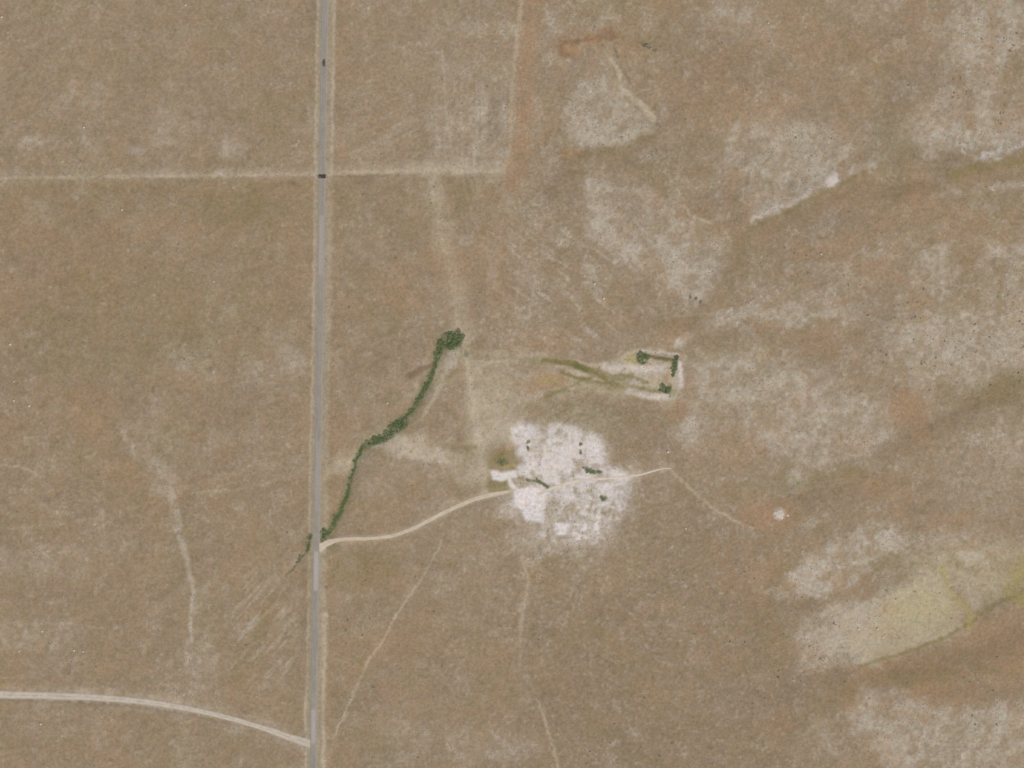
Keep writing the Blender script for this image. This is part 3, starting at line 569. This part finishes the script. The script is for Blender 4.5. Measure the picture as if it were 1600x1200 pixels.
def leaf_cloud(r, n, rx, h, size, lumps):
    """leaf sized faces spread through a few lumps that make an uneven crown"""
    L_ = []
    for k in range(lumps):
        a = r.uniform(0, 6.28); d = rx * 0.62 * math.sqrt(r.uniform(0.02, 1))
        L_.append((d * math.cos(a), d * math.sin(a), h * r.uniform(.45, .72), rx * r.uniform(.34, .56), h * r.uniform(.28, .42)))
    V_, F_ = [], []
    for i in range(n):
        cx, cy, cz, rr, rh = L_[i % lumps]
        d = r.normal(size=3); d /= np.linalg.norm(d)
        rad = r.uniform(.55, 1.05) ** .6
        p = np.array([cx + d[0] * rr * rad, cy + d[1] * rr * rad, max(.12, cz + d[2] * rh * rad)])
        nrm = d * .8 + r.normal(size=3) * .55 + np.array([0, 0, .35]); nrm /= np.linalg.norm(nrm)
        u = np.cross(nrm, r.normal(size=3)); u /= np.linalg.norm(u); w = np.cross(nrm, u)
        s1 = size * r.uniform(.6, 1.25); s2 = s1 * r.uniform(.45, .8)
        b0 = len(V_)
        V_ += [p - u * s1, p - w * s2 + nrm * s1 * .12, p + u * s1, p + w * s2 + nrm * s1 * .12]
        F_.append((b0, b0 + 1, b0 + 2, b0 + 3))
    return np.array(V_), np.array(F_)
def stems(r, n, rx, h, rad):
    V_, F_ = [], []
    for k in range(n):
        a = r.uniform(0, 6.28); tip = np.array([math.cos(a) * rx * r.uniform(.3, .75), math.sin(a) * rx * r.uniform(.3, .75), h * r.uniform(.6, .85)])
        prev = None
        for s in range(4):
            t = s / 3; c = tip * np.array([t ** 1.4, t ** 1.4, t]) + np.array([math.cos(a), math.sin(a), 0]) * rad * 1.5 + np.array([0, 0, -.15 * (1 - t)])
            ring = []
            for q in range(5):
                an = q * 1.2566; rr = rad * (1 - .72 * t)
                ring.append(len(V_)); V_.append(c + np.array([math.cos(an) * rr, math.sin(an) * rr, 0]))
            if prev:
                for q in range(5): F_.append((prev[q], prev[(q + 1) % 5], ring[(q + 1) % 5], ring[q]))
            prev = ring
    return np.array(V_), np.array(F_)
WIL = []
for k in range(7):
    v, f = leaf_cloud(rng, 300, 2.3, rng.uniform(.75, 1.25), .36, 9)
    sv, sf = stems(rng, 6, 1.7, .75, .06)
    WIL.append((mesh("willow_foliage", v, f, LEAF_G), mesh("willow_stems", sv, sf, BARK)))
LEAF_O = leaf_mat("dusty_leaf", (.215,.205,.115,1), (.275,.255,.150,1), (.235,.230,.130,1))
DUSTY = []
for k in range(4):
    v, f = leaf_cloud(rng, 260, 2.2, rng.uniform(.7, 1.1), .36, 8)
    sv, sf = stems(rng, 6, 1.7, .7, .06)
    DUSTY.append((mesh("dusty_foliage", v, f, LEAF_O), mesh("dusty_stems", sv, sf, BARK)))
SAGE = []
for k in range(6):
    v, f = leaf_cloud(rng, 120, 1.1, rng.uniform(.45, .7), .22, 5)
    sv, sf = stems(rng, 4, .9, .42, .05)
    SAGE.append((mesh("sage_foliage", v, f, LEAF_S), mesh("sage_stems", sv, sf, BARK)))

def plant(name, variants, px, py, scale, label, cat, group, tall=1.0):
    z = float(height(px, py))
    o = add(name, None, None, (wx(px), wy(py), z), label, cat, group)
    o.empty_display_size = .5
    fo, stm = variants[rng.integers(len(variants))]
    rz = rng.uniform(0, 6.28); e = rng.uniform(.72, 1.38); sc3 = (scale * e, scale / e, scale * tall * rng.uniform(.7, 1.2))
    add("foliage", fo, o, rz=rz, scale=sc3); add("stem", stm, o, rz=rz, scale=sc3)
    return o
# thicket shrubs, spaced over the dense green ground
ZONES = [((680,505,735,560), "leafy green shrub in the dense clump at the creek's spring head", "shrubs of the spring head clump"),
         ((635,545,700,650), "leafy green shrub in the narrow creek strip below the spring head", "shrubs of the upper creek strip"),
         ((562,648,645,708), "leafy green shrub in the broad thicket at the creek bend", "shrubs of the creek bend thicket"),
         ((514,700,570,826), "leafy green shrub in the thin strip between bend and paved road", "shrubs of the lower creek strip"),
         ((500,815,524,852), "leafy green shrub beside the paved road where the creek reaches it", "shrubs at the road crossing"),
         ((440,830,490,905), "olive green shrub in the ditch across the road from the driveway", "shrubs across the road"),
         ((995,545,1016,575), "dark green shrub in the round clump beside the yellowish grass", "shrubs of the round spring clump"),
         ((1016,550,1066,592), "dark green shrub at the corner of the salt ringed spring", "shrubs of the spring corner"),
         ((1026,600,1052,620), "dark green shrub in the small oval clump below the spring", "shrubs of the oval clump"),
         ((772,712,804,734), "olive green shrub above the small white pad in the clearing", "shrubs above the small white pad"),
         ((820,744,864,768), "olive green shrub in the curved row above the square white pad", "shrubs above the square white pad"),
         ((910,726,944,744), "olive green shrub in the short row on the white clearing", "shrubs in a short row on the clearing"),
         ((934,772,953,786), "olive green shrub in the lone block south of the clearing track", "shrubs in the lone block")]
cand = np.stack([rng.uniform(435, 1070, 60000), rng.uniform(500, 905, 60000)], 1)
dv = at(dense, cand[:, 0], cand[:, 1])
cand = cand[(dv > .66) & (np.hypot(cand[:, 0] - 0, 0) > 0)]
keep = []; cellmap = {}
MIN = 4.3
for x, y in cand:
    rx_ = np.interp(y, [p[1] for p in ROAD], [p[0] for p in ROAD])
    if abs(x - rx_) < 8.5: continue
    ck = (int(x // MIN), int(y // MIN)); ok = True
    for a in (-1, 0, 1):
        for b_ in (-1, 0, 1):
            for q in cellmap.get((ck[0] + a, ck[1] + b_), ()):
                if (q[0] - x) ** 2 + (q[1] - y) ** 2 < MIN * MIN: ok = False
    if ok:
        cellmap.setdefault(ck, []).append((x, y)); keep.append((x, y))
nw = 0
for x, y in keep:
    for zz, lab, grp in ZONES:
        if zz[0] <= x <= zz[2] and zz[1] <= y <= zz[3]:
            s = rng.uniform(.62, 1.22)
            if grp in ("shrubs of the lower creek strip", "shrubs across the road"): s *= .60
            if grp == "shrubs of the upper creek strip": s *= .85
            if "clearing" in grp or "pad" in grp or "lone" in grp: s *= .68
            plant("willow_shrub", DUSTY if ("clearing" in grp or "pad" in grp or "lone" in grp or "across" in grp or rng.uniform() < .28) else WIL, x, y, s, lab, "shrub", grp, .7); nw += 1
            break
print("thicket shrubs", nw)

SAGEZ = [((1290,440,1600,620), 70, "grey brown sagebrush on the speckled pale slope beyond the spring", "sagebrush on the speckled slope"),
         ((1480,20,1590,200), 34, "grey brown sagebrush on the bare pale rise above the white scarps", "sagebrush on the pale rise"),
         ((1240,920,1600,1180), 26, "grey brown sagebrush around the pale yellow field", "sagebrush around the pale field"),
         ((830,880,1230,1195), 46, "dark sagebrush on the plain brown flat south of the clearing", "sagebrush on the brown flat"),
         ((520,880,800,1190), 20, "dark sagebrush on the brown ground crossed by the broken trail", "sagebrush by the broken trail"),
         ((20,300,470,1060), 36, "small dark sagebrush west of the paved road below the fence line", "sagebrush west of the road"),
         ((530,20,790,500), 22, "small dark sagebrush between the paved road and the pale corner strip", "sagebrush by the corner strip"),
         ((860,20,1460,440), 34, "grey brown sagebrush on the rusty slope above the springs", "sagebrush on the rusty slope")]
for zz, n, lab, grp in SAGEZ:
    c = 0; tries = 0
    while c < n and tries < 5000:
        tries += 1
        x = rng.uniform(zz[0], zz[2]); y = rng.uniform(zz[1], zz[3])
        w = float(at(fbm(np.array([[x]]), np.array([[y]]), 60, 2, 101) if False else N60, x, y))
        if rng.uniform() > sstep(.38, .62, np.array(w)) + .05: continue
        if at(roadm, x, y) > .05 or at(dense, x, y) > .1: continue
        plant("sagebrush", SAGE, x, y, rng.uniform(.7, 1.3), lab, "sagebrush", grp); c += 1
for (x, y, s, lab) in [(826,690,2.3,"dark bush on the white clearing, upper of a pair beside brown soil"), (825.5,702,2.2,"dark bush on the white clearing, lower of a pair beside brown soil"),
                       (907.5,695.5,2.0,"dark bush on the white clearing, upper of the pair by its squared edge"), (907,706.5,1.9,"dark bush on the white clearing, lower of the pair by its squared edge"),
                       (1079,466,1.9,"grey bush in the white speck cluster above the pale line"), (1089,467,1.6,"narrow grey bush in the middle of the white speck cluster"), (1096,473,1.9,"grey bush at the end of the white speck cluster"),
                       (1009,70,2.3,"large grey bush on the dark smudge east of the rusty patches"), (1015,73,2.0,"grey bush next to the large one on the dark smudge"), (1024,79,1.7,"lone dark bush just off the dark smudge"),
                       (644,759,1.5,"lone dark bush between creek bend and driveway"), (510,918,1.5,"dark bush on the verge south of the driveway mouth")]:
    plant("sagebrush", SAGE, x, y, s, lab, "sagebrush", None)

def scatter_tufts(name, n, weight, hmin, hmax, wid, blades, material, label, seed, dome=False):
    r = np.random.default_rng(seed)
    x = r.uniform(-40, 1640, n * 6); y = r.uniform(-40, 1240, n * 6)
    p = at(weight, x, y); k = r.uniform(size=len(x)) < p
    x = x[k][:n]; y = y[k][:n]; m = len(x)
    rx_ = np.interp(y, [q[1] for q in ROAD], [q[0] for q in ROAD]); k = np.abs(x - rx_) > 8; x = x[k]; y = y[k]; m = len(x)
    z = height(x, y); bx, by = wx(x), wy(y)
    hh = r.uniform(hmin, hmax, m); V_ = []; F_ = []
    if dome:
        a0 = r.uniform(0, 6.28, m); base = []
        for q in range(6):
            an = a0 + q * 1.0472; rr = wid * hh / hmax * r.uniform(.6, 1.35, m)
            base.append(np.stack([bx + np.cos(an) * rr, by + np.sin(an) * rr, z - .05], 1))
        top = np.stack([bx + r.normal(0, .12, m), by + r.normal(0, .12, m), z + hh], 1)
        V_ = np.concatenate(base + [top]).reshape(7, m, 3).transpose(1, 0, 2).reshape(-1, 3)
        f = np.array([(q, (q + 1) % 6, 6) for q in range(6)])
        F_ = (np.arange(m)[:, None, None] * 7 + f[None]).reshape(-1, 3)
    else:
        parts = []
        for q in range(blades):
            an = r.uniform(0, 6.28, m); d = r.uniform(0, wid, m); cx = bx + np.cos(an) * d; cy = by + np.sin(an) * d
            pa = an + 1.57; w = wid * .32
            a = np.stack([cx + np.cos(pa) * w, cy + np.sin(pa) * w, z - .03], 1); b = np.stack([cx - np.cos(pa) * w, cy - np.sin(pa) * w, z - .03], 1)
            c = np.stack([cx + np.cos(an) * hh * .6, cy + np.sin(an) * hh * .6, z + hh * r.uniform(.7, 1.1, m)], 1)
            parts.append(np.stack([a, b, c], 1))
        V_ = np.stack(parts, 1).reshape(-1, 3); F_ = np.arange(len(V_)).reshape(-1, 3)
    return add(name, mesh(name, V_, F_, material), label=label, kind="stuff")
gw = np.clip(green * 1.1 + olive * .25 * sstep(.5, .8, olive), 0, 1)
scatter_tufts("sedge_grass", 22000, gw, .25, .6, .30, 5, SEDGE, "green sedge growing on the damp ground of creek and springs", 5)
sw = np.clip(.10 + .75 * sstep(.40, .66, N60) * sstep(.35, .7, N8) + .5 * sstep(.6, .8, dk), 0, 1) * (1 - .9 * np.clip(white * 1.4, 0, 1)) * (1 - roadm) * (1 - .6 * straw) * .55
scatter_tufts("dry_scrub", 60000, sw, .14, .46, .66, 0, SCRUB, "low dry scrub speckling the brown rangeland", 6, True)

# ------------------------------------------------------------------ stones
ROCK = flat_mat("pale_rock", alb(196,184,170), .12, .9, .95, alb(178,165,150))
def rock_mesh(seed, sub_r, flat):
    r = np.random.default_rng(seed); V_ = []; F_ = []
    nu, nv = 14, 7
    for j in range(nv + 1):
        th = math.pi * j / nv
        for i in range(nu):
            ph = 2 * math.pi * i / nu
            d = Vector((math.sin(th) * math.cos(ph), math.sin(th) * math.sin(ph), math.cos(th)))
            k = 1 + .32 * mnoise.noise(d * 1.6 + Vector((seed * 3.1, 0, 0))) + .14 * mnoise.noise(d * 4.1 + Vector((0, seed * 1.7, 0)))
            V_.append((d.x * k * sub_r, d.y * k * sub_r, d.z * k * sub_r * flat))
    for j in range(nv):
        for i in range(nu):
            F_.append((j * nu + i, (j + 1) * nu + i, (j + 1) * nu + (i + 1) % nu, j * nu + (i + 1) % nu))
    return mesh("boulder", V_, F_, ROCK, False)
ROCKS = [rock_mesh(s, 1.0, .7) for s in (1, 2, 3, 4)]
oc = add("chalk_outcrop", None, None, (wx(1218), wy(803), float(height(1218, 803))), "low white chalk outcrop on rusty ground east of the faint trail", "outcrop")
big = rock_mesh(9, 1.0, 1.0)
for n_, dx, dy, s, e, h in (("mound", .2, .1, 3.4, 4.4, .8), ("shoulder", 1.8, -2.6, 2.4, 2.0, .55), ("shoulder", -3.9, .9, 1.3, 1.9, .45), ("loose_block", 7.9, -1.6, 1.1, 1.5, .5)):
    add(n_, big, oc, (dx, dy, .05), rz=dx, scale=(s, e, h))
for x, y, s in [(1201,35,1.1),(1283,397,1.3),(929,443,1.4),(943,466,1.5),(913,431,1.1),(3,27,1.5),(16,538,1.5),(22,626,1.3),(46,634,1.4),(22,596,1.0),(64,1131,1.6),(66,986,1.3),(30,1017,1.2),(116,1016,1.4),(130,1018,1.1),(191,328,1.3),(334,440,1.1),(131,199,1.3),(290,8,1.3),(1044,706,1.6),(1372,983,1.5),(1380,996,1.3),(1342,983,1.5),(1072,826,1.2),(605,630,1.2)]:
    z = float(height(x, y))
    add("boulder", ROCKS[int(rng.integers(4))], None, (wx(x), wy(y), z + .2 * s), "pale boulder lying alone in the dry grass", "boulder", "pale boulders scattered over the rangeland", None, rng.uniform(0, 6.28), s * .8)

# ------------------------------------------------------------------ cattle guard and pickup
def boxm(name, lo, hi, material, bev=0.0, top=None):
    """a box with an optional narrower top (inset in x, y) and chamfered upper edges"""
    (x0, y0, z0), (x1, y1, z1) = lo, hi
    ix, iy = top or (0, 0)
    if bev:
        V_ = [(x0,y0,z0),(x1,y0,z0),(x1,y1,z0),(x0,y1,z0)]
        zc = z1 - bev
        V_ += [(x0+ix*.8,y0+iy*.8,zc),(x1-ix*.8,y0+iy*.8,zc),(x1-ix*.8,y1-iy*.8,zc),(x0+ix*.8,y1-iy*.8,zc)]
        V_ += [(x0+ix+bev,y0+iy+bev,z1),(x1-ix-bev,y0+iy+bev,z1),(x1-ix-bev,y1-iy-bev,z1),(x0+ix+bev,y1-iy-bev,z1)]
        F_ = [(3,2,1,0)] + [(i, (i+1) % 4, 4 + (i+1) % 4, 4 + i) for i in range(4)] + [(4+i, 4 + (i+1) % 4, 8 + (i+1) % 4, 8 + i) for i in range(4)] + [(8,9,10,11)]
    else:
        V_ = [(x0,y0,z0),(x1,y0,z0),(x1,y1,z0),(x0,y1,z0),(x0+ix,y0+iy,z1),(x1-ix,y0+iy,z1),(x1-ix,y1-iy,z1),(x0+ix,y1-iy,z1)]
        F_ = [(3,2,1,0)] + [(i, (i+1) % 4, 4 + (i+1) % 4, 4 + i) for i in range(4)] + [(4,5,6,7)]
    return mesh(name, V_, F_, material)
def tube(name, p0, p1, r, material, n=8):
    a = Vector(p0); d = Vector(p1) - a; q = d.to_track_quat('Z', 'Y'); V_ = []; F_ = []
    for s in (0, 1):
        for i in range(n):
            an = 2 * math.pi * i / n; V_.append(tuple(a + q @ Vector((math.cos(an) * r, math.sin(an) * r, d.length * s))))
    for i in range(n): F_.append((i, (i+1) % n, n + (i+1) % n, n + i))
    for i in range(1, n - 1, 1): F_ += [(0, i + 1, i, i), (n, n + i, n + i + 1, n + i + 1)]
    me = bpy.data.meshes.new(name)
    me.from_pydata(V_, [], [tuple(dict.fromkeys(f)) for f in F_]); me.update(); me.materials.append(material)
    return me
STEEL = flat_mat("rusty_steel", (.125,.095,.078,1), .4, 3, .75, (.085,.066,.056,1))
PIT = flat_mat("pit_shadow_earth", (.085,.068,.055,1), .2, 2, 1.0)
CONC = flat_mat("pit_kerb", (.20,.18,.155,1), .2, 2, .95)
CX, CYp = 503.2, 275.5
zr = float(height(CX, CYp)) + .26
cg = add("cattle_guard", None, None, (wx(CX), wy(CYp), zr), "dark steel cattle guard set across the paved road at the fence line", "cattle guard")
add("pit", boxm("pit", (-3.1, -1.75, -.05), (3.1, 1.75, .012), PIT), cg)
for sx in (-1, 1): add("kerb", boxm("kerb", (sx * 3.25 - .14, -1.9, -.1), (sx * 3.25 + .14, 1.9, .10), CONC, .02), cg)
for sy in (-1, 1): add("sill", boxm("sill", (-3.1, sy * 1.85 - .09, -.1), (3.1, sy * 1.85 + .09, .06), STEEL, .015), cg)
rail = tube("rail", (-3.1, 0, .06), (3.1, 0, .06), .055, STEEL)
for k in range(15): add("rail", rail, cg, (0, -1.6 + k * .2286, .03))
for sx in (-1, 1):
    wing = add("wing", tube("wing", (sx * 3.3, -1.3, .05), (sx * 3.3, -1.3, 1.15), .06, STEEL), cg)
    for y2, z2 in ((1.3, 1.1), (1.3, .65), (0, .35)):
        add("wing_rail", tube("wing_rail", (sx * 3.3, -1.3, z2), (sx * (3.3 + .15 * (y2 + 1.3)), y2 + .2, z2 * .8), .04, STEEL), wing)
    add("brace_post", tube("brace_post", (sx * 5.1, .0, -.15), (sx * 5.1, .0, 1.35), .11, BARK), cg)
    add("brace_rail", tube("brace_rail", (sx * 3.36, .0, .95), (sx * 5.1, .0, 1.0), .07, BARK), cg)

PAINT = flat_mat("dark_paint", (.13,.115,.098,1), .15, 1, .4, None, .0, .5)
GLASS = flat_mat("window_glass", (.02,.024,.028,1), .1, 1, .12, None, 0, .6)
RUB = flat_mat("tyre_rubber", (.022,.021,.020,1), .2, 5, .9)
CHR = flat_mat("wheel_steel", (.35,.34,.33,1), .2, 5, .45, None, .6)
LAMP = flat_mat("lamp_lens", (.6,.58,.54,1), .1, 5, .3)
TAIL = flat_mat("tail_lens", (.25,.02,.015,1), .1, 5, .3)
VX, VY = 506.5, 98.5
vz = float(height(VX, VY)) + .235
pk = add("pickup_truck", None, None, (wx(VX), wy(VY), vz), "dark pickup truck driving alone on the paved road", "pickup truck")
pk.rotation_euler.z = math.radians(-.8)
add("chassis", boxm("chassis", (-.85, -2.85, .38), (.85, 2.85, .62), RUB, .04), pk)
add("hood", boxm("hood", (-1.0, 1.15, .55), (1.0, 2.95, 1.18), PAINT, .08, (.04, .06)), pk)
cabo = add("cab", boxm("cab", (-1.0, -.75, .55), (1.0, 1.15, 1.22), PAINT, .03), pk)
add("roof", boxm("roof", (-.82, -.55, 1.72), (.82, .62, 1.90), PAINT, .05, (.03, .03)), cabo)
add("window", boxm("window", (-.93, -.70, 1.22), (.93, 1.10, 1.72), GLASS, 0, (.12, .30)), cabo)
bed = add("bed", boxm("bed", (-.92, -2.9, .58), (.92, -.80, .82), PAINT, .02), pk)
for sx in (-1, 1): add("bed_side", boxm("bed_side", (sx * .95 - .07, -2.95, .58), (sx * .95 + .07, -.80, 1.18), PAINT, .03), bed)
add("tailgate", boxm("tailgate", (-.87, -2.98, .60), (.87, -2.90, 1.16), PAINT, .02), bed)
for sx in (-1, 1):
    for yy in (1.85, -1.75):
        w = add("wheel", tube("wheel", (sx * .72, yy, .38), (sx * 1.0, yy, .38), .38, RUB, 18), pk)
        add("rim", tube("rim", (sx * .90, yy, .38), (sx * 1.012, yy, .38), .22, CHR, 14), w)
    add("headlight", boxm("headlight", (sx * .72 - .2, 2.93, .82), (sx * .72 + .2, 2.99, 1.02), LAMP, .01), pk)
    add("tail_light", boxm("tail_light", (sx * .93 - .07, -3.0, .75), (sx * .93 + .07, -2.955, 1.05), TAIL, .01), pk)
    add("mirror", boxm("mirror", (sx * 1.13 - .11, .75, 1.15), (sx * 1.13 + .11, .87, 1.38), PAINT, .02), pk)
add("front_bumper", boxm("front_bumper", (-1.0, 2.96, .42), (1.0, 3.12, .66), CHR, .03), pk)
add("rear_bumper", boxm("rear_bumper", (-.98, -3.12, .42), (.98, -2.99, .62), CHR, .03), pk)
